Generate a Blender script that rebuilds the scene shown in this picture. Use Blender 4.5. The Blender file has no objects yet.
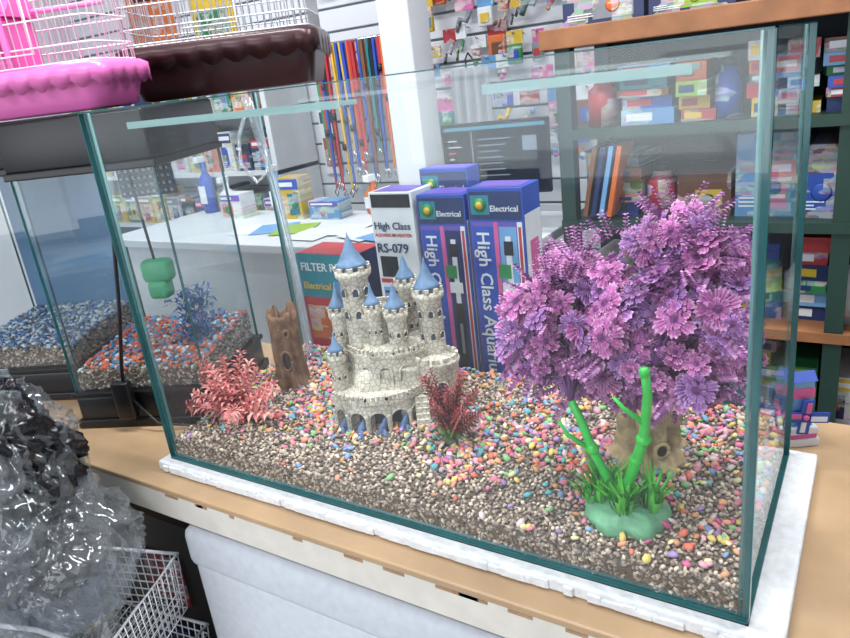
import bpy,bmesh,math,random
import numpy as np
from mathutils import Vector,Matrix,noise
R=random.Random(7)
scene=bpy.context.scene
ZO=0.85
def lin(h):
    if isinstance(h,str):
        h=h.lstrip('#'); c=[int(h[i:i+2],16)/255 for i in (0,2,4)]
    else: c=list(h)
    return tuple(x/12.92 if x<=.04045 else ((x+.055)/1.055)**2.4 for x in c)
MC={}
def M(name,col='#ffffff',rough=.5,metal=0,ns=None,na=.25,bump=0,emit=0,alpha=1,spec=.5,prt=0,bd=.01):
    if name in MC: return MC[name]
    m=bpy.data.materials.new(name); m.use_nodes=True; nt=m.node_tree; n=nt.nodes; l=nt.links
    b=n['Principled BSDF']; c=lin(col)
    at=n.new('ShaderNodeAttribute'); at.attribute_name='Col'
    mx=n.new('ShaderNodeMix'); mx.data_type='RGBA'; mx.blend_type='MULTIPLY'; mx.inputs[0].default_value=1
    mx.inputs[6].default_value=(*c,1); l.new(at.outputs['Color'],mx.inputs[7]); out=mx.outputs[2]
    tc=n.new('ShaderNodeTexCoord')
    if prt:
        mp=n.new('ShaderNodeMapping'); mp.inputs['Scale'].default_value=(42,1,120); l.new(tc.outputs['Object'],mp.inputs[0])
        vo=n.new('ShaderNodeTexVoronoi'); vo.inputs['Scale'].default_value=1; vo.distance='CHEBYCHEV'; l.new(mp.outputs[0],vo.inputs['Vector'])
        mp2=n.new('ShaderNodeMapping'); mp2.inputs['Scale'].default_value=(16,1,24); l.new(tc.outputs['Object'],mp2.inputs[0])
        v2=n.new('ShaderNodeTexVoronoi'); v2.inputs['Scale'].default_value=1; v2.distance='CHEBYCHEV'; l.new(mp2.outputs[0],v2.inputs['Vector'])
        sp=n.new('ShaderNodeSeparateColor'); l.new(v2.outputs['Color'],sp.inputs[0])
        gt=n.new('ShaderNodeMath'); gt.operation='GREATER_THAN'; gt.inputs[1].default_value=.52; l.new(sp.outputs[0],gt.inputs[0])
        ml=n.new('ShaderNodeMath'); ml.operation='MULTIPLY'; ml.inputs[1].default_value=prt; l.new(gt.outputs[0],ml.inputs[0])
        hs=n.new('ShaderNodeHueSaturation'); hs.inputs['Saturation'].default_value=.5; hs.inputs['Value'].default_value=.85; l.new(vo.outputs['Color'],hs.inputs['Color'])
        m3=n.new('ShaderNodeMix'); m3.data_type='RGBA'; l.new(ml.outputs[0],m3.inputs[0]); l.new(out,m3.inputs[6]); l.new(hs.outputs[0],m3.inputs[7]); out=m3.outputs[2]
    if ns:
        nz=n.new('ShaderNodeTexNoise'); nz.inputs['Scale'].default_value=ns; nz.inputs['Detail'].default_value=5
        l.new(tc.outputs['Object'],nz.inputs['Vector'])
        mr=n.new('ShaderNodeMapRange'); mr.inputs[1].default_value=.3; mr.inputs[2].default_value=.7
        mr.inputs[3].default_value=1-na; mr.inputs[4].default_value=1+na*.3
        l.new(nz.outputs[0],mr.inputs[0])
        m2=n.new('ShaderNodeMix'); m2.data_type='RGBA'; m2.blend_type='MULTIPLY'; m2.inputs[0].default_value=1
        l.new(out,m2.inputs[6]); l.new(mr.outputs[0],m2.inputs[7]); out=m2.outputs[2]
        if bump:
            bp=n.new('ShaderNodeBump'); bp.inputs['Strength'].default_value=bump; bp.inputs['Distance'].default_value=bd
            l.new(nz.outputs[0],bp.inputs['Height']); l.new(bp.outputs[0],b.inputs['Normal'])
    l.new(out,b.inputs['Base Color'])
    b.inputs['Roughness'].default_value=rough; b.inputs['Metallic'].default_value=metal
    b.inputs['Specular IOR Level'].default_value=spec
    if alpha<1: b.inputs['Alpha'].default_value=alpha
    if emit:
        l.new(out,b.inputs['Emission Color']); b.inputs['Emission Strength'].default_value=emit
    MC[name]=m; return m
def glassmat(name,tint,haze,hazecol=(.8,.85,.9),f0=.05,f1=.7,rough=.02,smear=True):
    m=bpy.data.materials.new(name); m.use_nodes=True; nt=m.node_tree; n=nt.nodes; l=nt.links
    for x in list(n):
        if x.type!='OUTPUT_MATERIAL': n.remove(x)
    o=[x for x in n if x.type=='OUTPUT_MATERIAL'][0]
    t=n.new('ShaderNodeBsdfTransparent'); t.inputs[0].default_value=(*tint,1)
    g=n.new('ShaderNodeBsdfGlossy'); g.inputs['Roughness'].default_value=rough; g.inputs[0].default_value=(.95,1,1,1)
    d=n.new('ShaderNodeBsdfDiffuse'); d.inputs[0].default_value=(*hazecol,1)
    lw=n.new('ShaderNodeLayerWeight'); lw.inputs[0].default_value=.5
    p=n.new('ShaderNodeMath'); p.operation='POWER'; p.inputs[1].default_value=4; l.new(lw.outputs['Facing'],p.inputs[0])
    mr=n.new('ShaderNodeMapRange'); mr.inputs[3].default_value=f0; mr.inputs[4].default_value=f1; l.new(p.outputs[0],mr.inputs[0])
    m1=n.new('ShaderNodeMixShader'); l.new(mr.outputs[0],m1.inputs[0]); l.new(t.outputs[0],m1.inputs[1]); l.new(g.outputs[0],m1.inputs[2])
    m2=n.new('ShaderNodeMixShader'); l.new(m1.outputs[0],m2.inputs[1]); l.new(d.outputs[0],m2.inputs[2])
    if smear:
        tc=n.new('ShaderNodeTexCoord'); nz=n.new('ShaderNodeTexNoise'); nz.inputs['Scale'].default_value=3; nz.inputs['Detail'].default_value=4
        nz.inputs['Distortion'].default_value=1.5
        l.new(tc.outputs['Object'],nz.inputs['Vector'])
        r2=n.new('ShaderNodeMapRange'); r2.inputs[1].default_value=.35; r2.inputs[2].default_value=.75; r2.inputs[3].default_value=haze*.5; r2.inputs[4].default_value=haze*2
        l.new(nz.outputs[0],r2.inputs[0]); l.new(r2.outputs[0],m2.inputs[0])
    else: m2.inputs[0].default_value=haze
    l.new(m2.outputs[0],o.inputs[0]); MC[name]=m; return m

class MB:
    def __init__(s): s.V=[];s.F=[];s.I=[];s.S=[];s.C=[];s.mats=[]; s.T=Matrix.Identity(4)
    def add(s,vs,fs,mat,smooth=False,T=None,c=(1,1,1)):
        T=s.T@T if T is not None else s.T
        o=len(s.V)
        for v in vs: s.V.append(tuple(T@Vector(v)))
        if len(c)==3 and not hasattr(c[0],'__len__'): s.C+= [c]*len(vs)
        else: s.C+=list(c)
        if mat not in s.mats: s.mats.append(mat)
        k=s.mats.index(mat)
        for f in fs: s.F.append([i+o for i in f]); s.I.append(k); s.S.append(smooth)
    def box(s,a,b,mat,bev=0,T=None,c=(1,1,1)):
        x0,y0,z0=a;x1,y1,z1=b
        if bev:
            bm=bmesh.new(); bmesh.ops.create_cube(bm,size=1,matrix=Matrix.Translation(((x0+x1)/2,(y0+y1)/2,(z0+z1)/2))@Matrix.Diagonal((x1-x0,y1-y0,z1-z0,1)))
            bmesh.ops.bevel(bm,geom=bm.edges[:],offset=bev,segments=3,profile=.5,affect='EDGES')
            bm.verts.index_update()
            s.add([tuple(v.co) for v in bm.verts],[[v.index for v in f.verts] for f in bm.faces],mat,True if bev>.004 else False,T,c); bm.free(); return
        s.add([(x0,y0,z0),(x1,y0,z0),(x1,y1,z0),(x0,y1,z0),(x0,y0,z1),(x1,y0,z1),(x1,y1,z1),(x0,y1,z1)],
          [(0,3,2,1),(4,5,6,7),(0,1,5,4),(1,2,6,5),(2,3,7,6),(3,0,4,7)],mat,False,T,c)
    def quad(s,p,mat,c=(1,1,1),T=None): s.add(p,[list(range(len(p)))],mat,False,T,c)
    def lathe(s,prof,mat,seg=20,T=None,smooth=True,c=(1,1,1),wob=0):
        vs=[];fs=[]
        for r,z in prof:
            for i in range(seg):
                a=2*math.pi*i/seg
                rr=r*(1+wob*noise.noise(Vector((math.cos(a)*1.7,math.sin(a)*1.7,z*40)))) if wob else r
                vs.append((rr*math.cos(a),rr*math.sin(a),z))
        for j in range(len(prof)-1):
            for i in range(seg):
                k=(i+1)%seg; fs.append((j*seg+i,j*seg+k,(j+1)*seg+k,(j+1)*seg+i))
        fs.append(list(range(seg))[::-1]); fs.append([(len(prof)-1)*seg+i for i in range(seg)])
        s.add(vs,fs,mat,smooth,T,c)
    def tube(s,pts,r,mat,n=6,c=(1,1,1),T=None,smooth=True):
        pts=[Vector(p) for p in pts]; vs=[];fs=[]; N=len(pts)
        rs=r if hasattr(r,'__len__') else [r]*N
        prev=None
        for i,p in enumerate(pts):
            t=(pts[min(i+1,N-1)]-pts[max(i-1,0)]).normalized()
            if prev is None:
                up=Vector((0,0,1)) if abs(t.z)<.9 else Vector((1,0,0)); a=t.cross(up).normalized()
            else: a=(prev-t*prev.dot(t)).normalized()
            prev=a; b=t.cross(a)
            for k in range(n):
                g=2*math.pi*k/n; vs.append(tuple(p+(a*math.cos(g)+b*math.sin(g))*rs[i]))
        for i in range(N-1):
            for k in range(n):
                q=(k+1)%n; fs.append((i*n+k,i*n+q,(i+1)*n+q,(i+1)*n+k))
        fs.append(list(range(n))[::-1]); fs.append([(N-1)*n+k for k in range(n)])
        s.add(vs,fs,mat,smooth,T,c)
    def text(s,txt,size,mat,T,c=(1,1,1)):
        cu=bpy.data.curves.new('t','FONT'); cu.body=txt; cu.size=size; cu.extrude=0.0003; cu.resolution_u=2; cu.offset=size*.012
        o=bpy.data.objects.new('t',cu); scene.collection.objects.link(o)
        dg=bpy.context.evaluated_depsgraph_get(); me=bpy.data.meshes.new_from_object(o.evaluated_get(dg))
        s.add([tuple(v.co) for v in me.vertices],[list(p.vertices) for p in me.polygons],mat,False,T,c)
        bpy.data.objects.remove(o); bpy.data.curves.remove(cu); bpy.data.meshes.remove(me)
    def build(s,name,loc=(0,0,0),rz=0):
        me=bpy.data.meshes.new(name); me.from_pydata(s.V,[],s.F)
        for m in s.mats: me.materials.append(m)
        me.polygons.foreach_set('material_index',s.I); me.polygons.foreach_set('use_smooth',s.S)
        ca=me.color_attributes.new('Col','FLOAT_COLOR','POINT')
        arr=np.ones((len(s.V),4),dtype=np.float32); arr[:,:3]=np.array(s.C,dtype=np.float32)[:,:3]
        ca.data.foreach_set('color',arr.ravel()); me.update()
        o=bpy.data.objects.new(name,me); scene.collection.objects.link(o); o.location=loc; o.rotation_euler=(0,0,rz); return o
def TR(x,y,z): return Matrix.Translation((x,y,z))
def RX(a): return Matrix.Rotation(a,4,'X')
def RY(a): return Matrix.Rotation(a,4,'Y')
def RZ(a): return Matrix.Rotation(a,4,'Z')

# ---------- gravel
bmi=bmesh.new(); bmesh.ops.create_icosphere(bmi,subdivisions=1,radius=1); bmi.verts.index_update()
IV=np.array([v.co[:] for v in bmi.verts]); IF=np.array([[v.index for v in f.verts] for f in bmi.faces]); bmi.free()
def pebbles(name,P,S,C,mat,base=None,seed=1,parent=None):
    rng=np.random.default_rng(seed); n=len(P); P=np.array(P);S=np.array(S);C=np.array(C)
    a=rng.uniform(0,6.28,n); ca,sa=np.cos(a),np.sin(a)
    tilt=rng.normal(0,.35,(n,2))
    Rm=np.zeros((n,3,3)); Rm[:,0,0]=ca;Rm[:,0,1]=-sa;Rm[:,1,0]=sa;Rm[:,1,1]=ca;Rm[:,2,2]=1
    Rm[:,2,0]=tilt[:,0];Rm[:,2,1]=tilt[:,1]
    base_v=IV[None]*(1+rng.uniform(-.18,.18,(n,len(IV),1)))
    V=np.einsum('nij,nkj->nki',Rm,base_v*S[:,None,:])+P[:,None,:]
    V=V.reshape(-1,3); F=(IF[None]+(np.arange(n)*len(IV))[:,None,None]).reshape(-1,3)
    CC=np.ones((len(V),4),dtype=np.float32); CC[:,:3]=np.repeat(C,len(IV),axis=0)
    verts=V; tris=F
    if base:
        bv,bf,bc=base; tris=np.vstack([F,np.array(bf)+len(V)]); verts=np.vstack([V,np.array(bv)])
        c2=np.ones((len(bv),4),dtype=np.float32); c2[:,:3]=bc; CC=np.vstack([CC,c2])
    me=bpy.data.meshes.new(name); me.vertices.add(len(verts)); me.vertices.foreach_set('co',verts.astype(np.float32).ravel())
    me.loops.add(len(tris)*3); me.loops.foreach_set('vertex_index',tris.astype(np.int32).ravel())
    me.polygons.add(len(tris)); me.polygons.foreach_set('loop_start',np.arange(len(tris),dtype=np.int32)*3)
    me.update(calc_edges=True); me.validate()
    me.polygons.foreach_set('use_smooth',[True]*len(me.polygons))
    cattr=me.color_attributes.new('Col','FLOAT_COLOR','POINT'); cattr.data.foreach_set('color',CC.astype(np.float32).ravel())
    me.materials.append(mat); o=bpy.data.objects.new(name,me); scene.collection.objects.link(o)
    if parent: o.parent=parent
    return o
def gravel(name,x0,x1,y0,y1,h,zb,sp,greys,cols,ncol,cdens,csize,seed=3,parent=None,gk=1.0):
    rg=random.Random(seed); P=[];S=[];C=[]
    def ad(x,y,z,c,s):
        P.append((min(max(x,x0+s[0]*.6),x1-s[0]*.6),min(max(y,y0+s[0]*.6),y1-s[0]*.6),z)); S.append(s); C.append(c)
    def g(x,y,z):
        c=lin(rg.choice(greys)); k=rg.uniform(.6,1.25)*gk; s=sp*rg.uniform(.5,.72)
        ad(x,y,z,tuple(v*k for v in c),(s,s*rg.uniform(.7,1),s*rg.uniform(.6,.9)))
    nx=int((x1-x0)/sp); ny=int((y1-y0)/sp)
    for i in range(nx):
        for j in range(ny):
            x=x0+(i+rg.random())*sp; y=y0+(j+rg.random())*sp; g(x,y,h(x,y)+rg.uniform(-.0015,.0015))
    for i in range(nx):
        hh=h(x0+i*sp,y0)-zb
        for k in range(int(hh/sp*1.3)+2): g(x0+(i+rg.uniform(-.6,1.6))*sp,y0+sp*rg.uniform(.3,.6),zb+rg.random()*hh)
    for j in range(ny):
        for xx in (x0+sp*.4,x1-sp*.4):
            hh=h(xx,y0+j*sp)-zb
            for k in range(int(hh/sp*1.3)+1): g(xx,y0+(j+rg.uniform(-.5,1.5))*sp,zb+rg.random()*hh)
    n=0;tries=0
    while n<ncol and tries<ncol*20:
        tries+=1
        x=rg.uniform(x0,x1);y=rg.uniform(y0,y1)
        if rg.random()>cdens(x,y): continue
        c=lin(rg.choice(cols)); k=rg.uniform(.7,1.05); s=csize*rg.uniform(.75,1.25); gr=.33*c[0]+.5*c[1]+.17*c[2]
        ad(x,y,h(x,y)+sp*.45+rg.uniform(0,.002),tuple((v*.78+gr*.22)*k for v in c),(s,s*.68,s*.5)); n+=1
    bv=[];bf=[]; N=40;K=14
    for j in range(K+1):
        for i in range(N+1):
            x=x0+(x1-x0)*i/N; y=y0+(y1-y0)*j/K; bv.append((x,y,h(x,y)-.002))
    for j in range(K):
        for i in range(N):
            a=j*(N+1)+i; bf+=[(a,a+1,a+N+2),(a,a+N+2,a+N+1)]
    o=len(bv)
    bv+=[(x0,y0+.002,zb),(x1,y0+.002,zb),(x1,y0+.002,h(x1,y0)-.002),(x0,y0+.002,h(x0,y0)-.002)]; bf+=[(o,o+1,o+2),(o,o+2,o+3)]
    return pebbles(name,P,S,C,M('gravel_stone','#ffffff',.7,spec=.35),(bv,bf,lin('#6a5e54')),seed,parent)

def gh(x,y): return .040+.036*(y/.395)+.004*math.sin(x*9+1)*math.sin(y*14)
GC=['#f07a9a','#f39a3c','#f2d64a','#4fb8c7','#b58ad6','#8ad07a','#f4a9bd','#f06a4a','#7fa8e0','#f4e6a0','#e8589a','#e9d2d0','#f4936a','#ee7f8c','#f0a060']
def cd(x,y):
    s0=.045 if x<-.35 else .045-(x+.35)*.12
    a=min(max((y-s0)/.09,0),1)
    n=.62+.9*noise.noise(Vector((x*8,y*8,3)))+.5*noise.noise(Vector((x*25,y*25,1)))
    if x>-.3: a=max(a,.4)
    return max(.03,a*n)

# ---------- tank
G=glassmat('aquarium_glass',(.965,.985,.98),.013,(.75,.8,.9),f0=.032)
G2=glassmat('small_aquarium_glass',(.92,.95,.96),.012)
GE=M('glass_edge_green','#2b6568',.15,ns=12,na=.3)
GE2=M('glass_edge_light','#a8ccca',.12,alpha=.5)
def pane(mb,ax,at,a0,a1,b0,b1,th,g,e):
    ew=.0016
    if ax=='y':
        mb.quad([(a0,at,b0),(a1,at,b0),(a1,at,b1),(a0,at,b1)],g)
        y0,y1=at-th/2,at+th/2
        mb.box((a0,y0,b1-ew),(a1,y1,b1),e); mb.box((a0,y0,b0),(a1,y1,b0+ew),e)
        mb.box((a0,y0,b0),(a0+ew,y1,b1),e); mb.box((a1-ew,y0,b0),(a1,y1,b1),e)
    else:
        mb.quad([(at,a0,b0),(at,a1,b0),(at,a1,b1),(at,a0,b1)],g)
        x0,x1=at-th/2,at+th/2
        mb.box((x0,a0,b1-ew),(x1,a1,b1),e); mb.box((x0,a0,b0),(x1,a1,b0+ew),e)
        mb.box((x0,a0,b0),(x1,a0+ew,b1),e); mb.box((x0,a1-ew,b0),(x1,a1,b1),e)
mb=MB()
mb.box((-1,0,0),(0,.395,.004),GE)
pane(mb,'y',.004,-1,0,.0,.63,.008,G,GE)
pane(mb,'y',.391,-1,0,.0,.63,.008,G,GE)
pane(mb,'x',-.996,.008,.387,.0,.63,.008,G,GE)
pane(mb,'x',-.004,.008,.387,.0,.63,.008,G,GE)
SI=M('silicone_seal','#5e8f90',.3,alpha=.7)
for x in (-.989,-.011):
    mb.tube([(x,.011,.004),(x,.011,.628)],.003,SI); mb.tube([(x,.384,.004),(x,.384,.628)],.003,SI)
mb.tube([(-.99,.011,.006),(-.01,.011,.006)],.003,SI)
LG=M('glass_ledge','#c2d6d6',.08,alpha=.16)
for x0,x1 in ((-.895,-.478),(-.283,-.069)):
    mb.box((x0,.009,.600),(x1,.045,.606),LG); mb.box((x0,.043,.600),(x1,.0455,.606),GE2)
    mb.box((x0,.0085,.598),(x1,.0105,.608),GE2)
for x0,x1 in ((-.85,-.6),(-.35,-.1)):
    mb.box((x0,.352,.600),(x1,.386,.606),LG)
TANK=mb.build('glass_aquarium')
gravel('gravel_bed',-.992,-.008,.009,.386,gh,.004,.0056,['#b0a090','#8c7c70','#bcac9e','#75695f','#9c8e84','#c8baa8','#665a52'],GC,2450,cd,.0066,parent=TANK,gk=1.15)

# foam mat
mb=MB(); FO=M('styrofoam_white','#e9edf0',.8,ns=60,na=.15,bump=.5)
mb.box((-1.02,-.016,-.02),(.038,.41,0),FO,bev=.004)
for i in range(110):
    x=R.uniform(-1.01,.0); mb.box((x,-.018-R.random()*.002,-.018),(x+R.uniform(.01,.04),-.01,-.003-R.random()*.006),FO,bev=.002)
mb.build('styrofoam_mat')

# table
mb=MB(); WD=M('table_wood','#bf9f7b',.4,ns=5,na=.3); WE=M('table_edge_white','#dcd7cd',.5,ns=20,na=.12); LEG=M('table_leg','#7a7166',.6)
WG=M('worn_tape','#b5906c',.6,ns=14,na=.4)
mb.box((-2.35,-.058,-.032),(1.2,.56,-.02),WD,bev=.003)
mb.box((-2.35,-.056,-.085),(1.2,-.035,-.032),WE,bev=.002); mb.box((-2.35,.53,-.085),(1.2,.55,-.032),WE)
for i in range(14):
    x=R.uniform(-1.0,-.1); mb.box((x,-.0568,-.038),(x+R.uniform(.01,.04),-.0545,-.033),WG)
for x in (-2.3,-1.45,.3,1.12):
    for y in (.0,.48): mb.box((x,y,-ZO),(x+.05,y+.05,-.032),LEG)
mb.build('display_table')

# ---------- castle
def castle():
    mb=MB()
    st=bpy.data.materials.new('castle_stone'); st.use_nodes=True; nt=st.node_tree; n=nt.nodes; l=nt.links; b=n['Principled BSDF']
    tc=n.new('ShaderNodeTexCoord'); vo=n.new('ShaderNodeTexVoronoi'); vo.feature='DISTANCE_TO_EDGE'; vo.inputs['Scale'].default_value=110
    l.new(tc.outputs['Object'],vo.inputs['Vector']); cr=n.new('ShaderNodeValToRGB')
    cr.color_ramp.elements[0].color=(*lin('#a39b8c'),1); cr.color_ramp.elements[1].position=.12; cr.color_ramp.elements[1].color=(*lin('#ded8c9'),1)
    l.new(vo.outputs[0],cr.inputs[0]); nz=n.new('ShaderNodeTexNoise'); nz.inputs['Scale'].default_value=30; l.new(tc.outputs['Object'],nz.inputs['Vector'])
    mr=n.new('ShaderNodeMapRange'); mr.inputs[1].default_value=.3; mr.inputs[2].default_value=.7; mr.inputs[3].default_value=.7; mr.inputs[4].default_value=1.05; l.new(nz.outputs[0],mr.inputs[0])
    mx=n.new('ShaderNodeMix'); mx.data_type='RGBA'; mx.blend_type='MULTIPLY'; mx.inputs[0].default_value=1; l.new(cr.outputs[0],mx.inputs[6]); l.new(mr.outputs[0],mx.inputs[7])
    l.new(mx.outputs[2],b.inputs['Base Color']); b.inputs['Roughness'].default_value=.75
    bp=n.new('ShaderNodeBump'); bp.inputs['Strength'].default_value=.5; bp.inputs['Distance'].default_value=.0015; l.new(vo.outputs[0],bp.inputs['Height']); l.new(bp.outputs[0],b.inputs['Normal'])
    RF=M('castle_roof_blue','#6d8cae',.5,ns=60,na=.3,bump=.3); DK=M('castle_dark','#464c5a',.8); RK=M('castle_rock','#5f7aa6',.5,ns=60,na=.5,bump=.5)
    def arch(T,w,H,a,h,th,back=True):
        ca=math.atan2(H-h,w); angs=sorted(set([math.pi*i/10 for i in range(11)]+[ca,math.pi-ca]),reverse=True)
        I=[(-a,0)]+[(a*math.cos(t),h+a*math.sin(t)) for t in angs]+[(a,0)]
        O=[(-w,0)]
        for t in angs:
            c,s_=math.cos(t),math.sin(t); k=min(w/abs(c) if abs(c)>1e-6 else 9,(H-h)/s_ if s_>1e-6 else 9); O.append((c*k,h+s_*k))
        O.append((w,0)); n_=len(I); vs=[]
        for y in (0,th):
            vs+=[(p[0],y,p[1]) for p in I]+[(p[0],y,p[1]) for p in O]
        fs=[]
        for i in range(n_-1):
            fs.append((i,n_+i,n_+i+1,i+1)); fs.append((2*n_+i,2*n_+i+1,3*n_+i+1,3*n_+i))
            fs.append((i,i+1,2*n_+i+1,2*n_+i)); fs.append((n_+i,3*n_+i,3*n_+i+1,n_+i+1))
        mb.add(vs,fs,st,False,T)
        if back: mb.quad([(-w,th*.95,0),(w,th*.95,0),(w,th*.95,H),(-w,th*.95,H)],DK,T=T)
        rim=[((a+.0012)*math.cos(t),-.0008,h+(a+.0012)*math.sin(t)) for t in angs]; rim=[(-a-.0012,-.0008,0)]+rim+[(a+.0012,-.0008,0)]
        mb.tube(rim,.0014,st,5,T=T)
    def window(x,y,z,ang,w=.005,h=.012):
        T=TR(x,y,z)@RZ(ang)
        pts=[(-w,0,0),(w,0,0),(w,0,h)]+[(w*math.cos(t),0,h+w*math.sin(t)) for t in (.6,1.2,1.57,1.9,2.5)]+[(-w,0,h)]
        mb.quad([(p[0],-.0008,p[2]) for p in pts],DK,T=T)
        for i in range(len(pts)-1):
            mb.tube([(pts[i][0],-.001,pts[i][2]),(pts[i+1][0],-.001,pts[i+1][2])],.0012,st,n=4,T=T)
    def crenel(x,y,z,r,n=10,h=.008,t=.005):
        for i in range(n):
            a=2*math.pi*i/n
            mb.box((-.0045*r/.02*.8,-t/2,0),(.0045*r/.02*.8,t/2,h),st,T=TR(x,y,z)@RZ(a)@TR(0,-r,0))
    def tower(x,y,z0,z1,r,cone,win=True,flare=1.2,cr_=True):
        T=TR(x,y,0)
        mb.lathe([(r*1.15,z0),(r*.98,z0+.02),(r*.95,z1-.018),(r*flare,z1-.01),(r*flare,z1)],st,18,T,wob=.06)
        if cr_: crenel(x,y,z1,r*flare*.9,n=9,h=.007)
        mb.lathe([(r*.8,z1),(r*.8,z1+.008)],st,16,T)
        mb.lathe([(r*1.08,z1+.006),(r*.9,z1+.012),(r*.45,z1+cone*.55),(.0015,z1+cone),(.0008,z1+cone+.006)],RF,16,T)
        if win:
            for a in (-.7,.15,.9): 
                for zz in ([z1-.045] if z1-z0<.09 else [z1-.045,z1-.085]):
                    window(x+r*.99*math.sin(a),y-r*.99*math.cos(a),zz,a,w=r*.2,h=r*.45)
    mb.lathe([(.098,-.02),(.094,.02),(.084,.06),(.082,.095),(.086,.105)],st,32,TR(0,.02,0)@Matrix.Diagonal((1,.75,1,1)),wob=.25)
    for i,a in enumerate((-.80,-.40,0,.40,.80)):
        r=.086; w=.0185
        T=TR(-.03,.012,0)@RZ(a)@TR(0,-r,0)
        arch(T@TR(0,0,-.02),w,.085,.0135,.05,.02)
        mb.lathe([(.004,-.02),(.0032,.0),(.0032,.035),(.0045,.04)],st,10,T@TR(-w,-.001,0))
        mb.box((-w-.001,-.004,.060),(w+.001,.022,.067),st,T=T)
        for k in (-.012,-.004,.004,.012): mb.box((k-.0026,-.004,.067),(k+.0026,.001,.075),st,T=T)
        mb.lathe([(.013,-.02),(.012,-.004),(.007,.015),(.002,.034)],RK,9,T@TR(.002,-.001,0)@RY(.25),wob=.6)
        mb.lathe([(.007,-.02),(.006,.0),(.002,.016)],RK,8,T@TR(.008,-.009,0),wob=.5)
    mb.lathe([(.088,.06),(.092,.066),(.088,.07)],st,30,TR(-.02,.02,0)@Matrix.Diagonal((1,.9,1,1)),wob=.08)
    mb.lathe([(.07,.06),(.066,.10),(.064,.145)],st,26,TR(0,.035,0),wob=.1)
    for a in (-1.0,-.55,-.1,.35,.8):
        T=TR(-.005,.035,.07)@RZ(a)@TR(0,-.074,0); arch(T,.017,.062,.010,.03,.012)
        for k in (-.012,-.004,.004,.012): mb.box((k-.0025,-.002,.062),(k+.0025,.004,.071),st,T=T)
        mb.box((-.018,-.003,.058),(.018,.012,.063),st,T=T)
    mb.lathe([(.052,.14),(.048,.185),(.052,.19)],st,24,TR(-.02,.04,0),wob=.12); crenel(-.02,.04,.19,.048,16)
    tower(-.05,.02,.10,.275,.025,.058)
    tower(-.085,.03,.06,.20,.015,.045)
    tower(-.022,-.012,.12,.212,.0125,.038)
    tower(.014,-.018,.10,.205,.0165,.044)
    tower(.066,.01,.07,.226,.0215,.052)
    tower(.03,.05,.12,.235,.016,.045)
    tower(-.092,-.015,.03,.135,.013,.035)
    mb.lathe([(.044,-.02),(.036,.03),(.032,.1),(.036,.108),(.036,.114)],st,20,TR(.07,-.02,0),wob=.15); crenel(.07,-.02,.114,.033,12)
    window(.07+.034*math.sin(.2),-.02-.034*math.cos(.2)-.003,.055,.2,w=.009,h=.018)
    window(.07+.034*math.sin(-.7),-.02-.034*math.cos(-.7)-.003,.04,-.7,w=.008,h=.015)
    for i in range(7): mb.box((.03,-.08+.004*i,-.015),(.052,-.045,.004+.009*i),st)
    for i in range(len(mb.V)):
        v=mb.V[i]; mb.V[i]=(v[0]*1.07,v[1]*1.0,v[2])
    mb.build('castle_ornament',(-.612,.222,.05),math.radians(30))
castle()

# ---------- plants
PU=M('purple_leaf','#ffffff',.6,ns=420,na=.5)
def frame(nrm):
    nrm=Vector(nrm).normalized(); up=Vector((0,0,1)) if abs(nrm.z)<.95 else Vector((1,0,0))
    a=up.cross(nrm).normalized(); b=nrm.cross(a); return a,b,nrm
def rosette(mb,c,nrm,Rr,mat,cin,cmid,cout,rg,lim=None):
    a,b,n=frame(nrm); c=Vector(c); pet=rg.choice((5,6,7)); per=8; seg=pet*per; vs=[];cs=[];fs=[]
    cup=rg.uniform(-.22,.10); bend=rg.uniform(0,6.28); ba=rg.uniform(.05,.3)
    off=[rg.uniform(-.12,.12) for _ in range(pet)]; pl=[rg.uniform(.82,1.12) for _ in range(pet)]
    def RFf(u): return .60+.40*math.sin(math.pi*min(max(u/per,0.0),1))**.45
    rings=(.3,.55,.8,1)
    for layer,(sc,up,ph) in enumerate(((1,0,0),(.55,.003,.4))):
        o=len(vs); vs.append(tuple(c+n*(up+.001))); cs.append(cin)
        for k,f in enumerate(rings):
            for i in range(seg):
                t=2*math.pi*(i/seg+ph/pet); u=i%per; p_=i//per
                r=Rr*sc*f*(1+(RFf(u)*pl[p_]-1)*(f*f))*(1+(.06 if i%2 else -.06)*(k==3))
                z=up+Rr*sc*(cup*f*f+off[p_]*f*1.4+(.02 if i%2 else -.02)*f+ba*.5*math.cos(2*t+bend)*f*f-(.06 if u==0 else 0)*f)
                v=c+(a*math.cos(t)+b*math.sin(t))*r+n*z
                if lim: v=Vector([min(max(v[q],lim[0][q]),lim[1][q]) for q in range(3)])
                col=(cin,cmid,cmid,cout)[k]; kk=(.65 if u==0 else (1.15 if i%2 else .8))*(rg.uniform(.75,1.2))
                vs.append(tuple(v)); cs.append(tuple(x*kk for x in col))
        for i in range(seg):
            q=(i+1)%seg; fs.append((o,o+1+i,o+1+q))
            for k in range(len(rings)-1): fs.append((o+1+k*seg+i,o+1+(k+1)*seg+i,o+1+(k+1)*seg+q,o+1+k*seg+q))
    mb.add(vs,fs,mat,False,None,cs)
def leaf(mb,p,d,L,w,mat,c,side=None,droop=.3):
    p=Vector(p);d=Vector(d).normalized(); s=side or d.cross(Vector((0,0,1)));
    if s.length<1e-3: s=Vector((1,0,0))
    s=s.normalized(); up=s.cross(d)
    m=p+d*L*.5+up*L*.08; e=p+d*L-Vector((0,0,1))*L*droop
    m1=p+d*L*.25; 
    mb.add([tuple(p),tuple(m1+s*w*.75),tuple(m1-s*w*.75),tuple(m+s*w),tuple(m-s*w),tuple(e)],[(0,1,2),(1,3,4,2),(3,5,4)],mat,False,None,[tuple(x*.7 for x in c)]*3+[c]*3)
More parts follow.
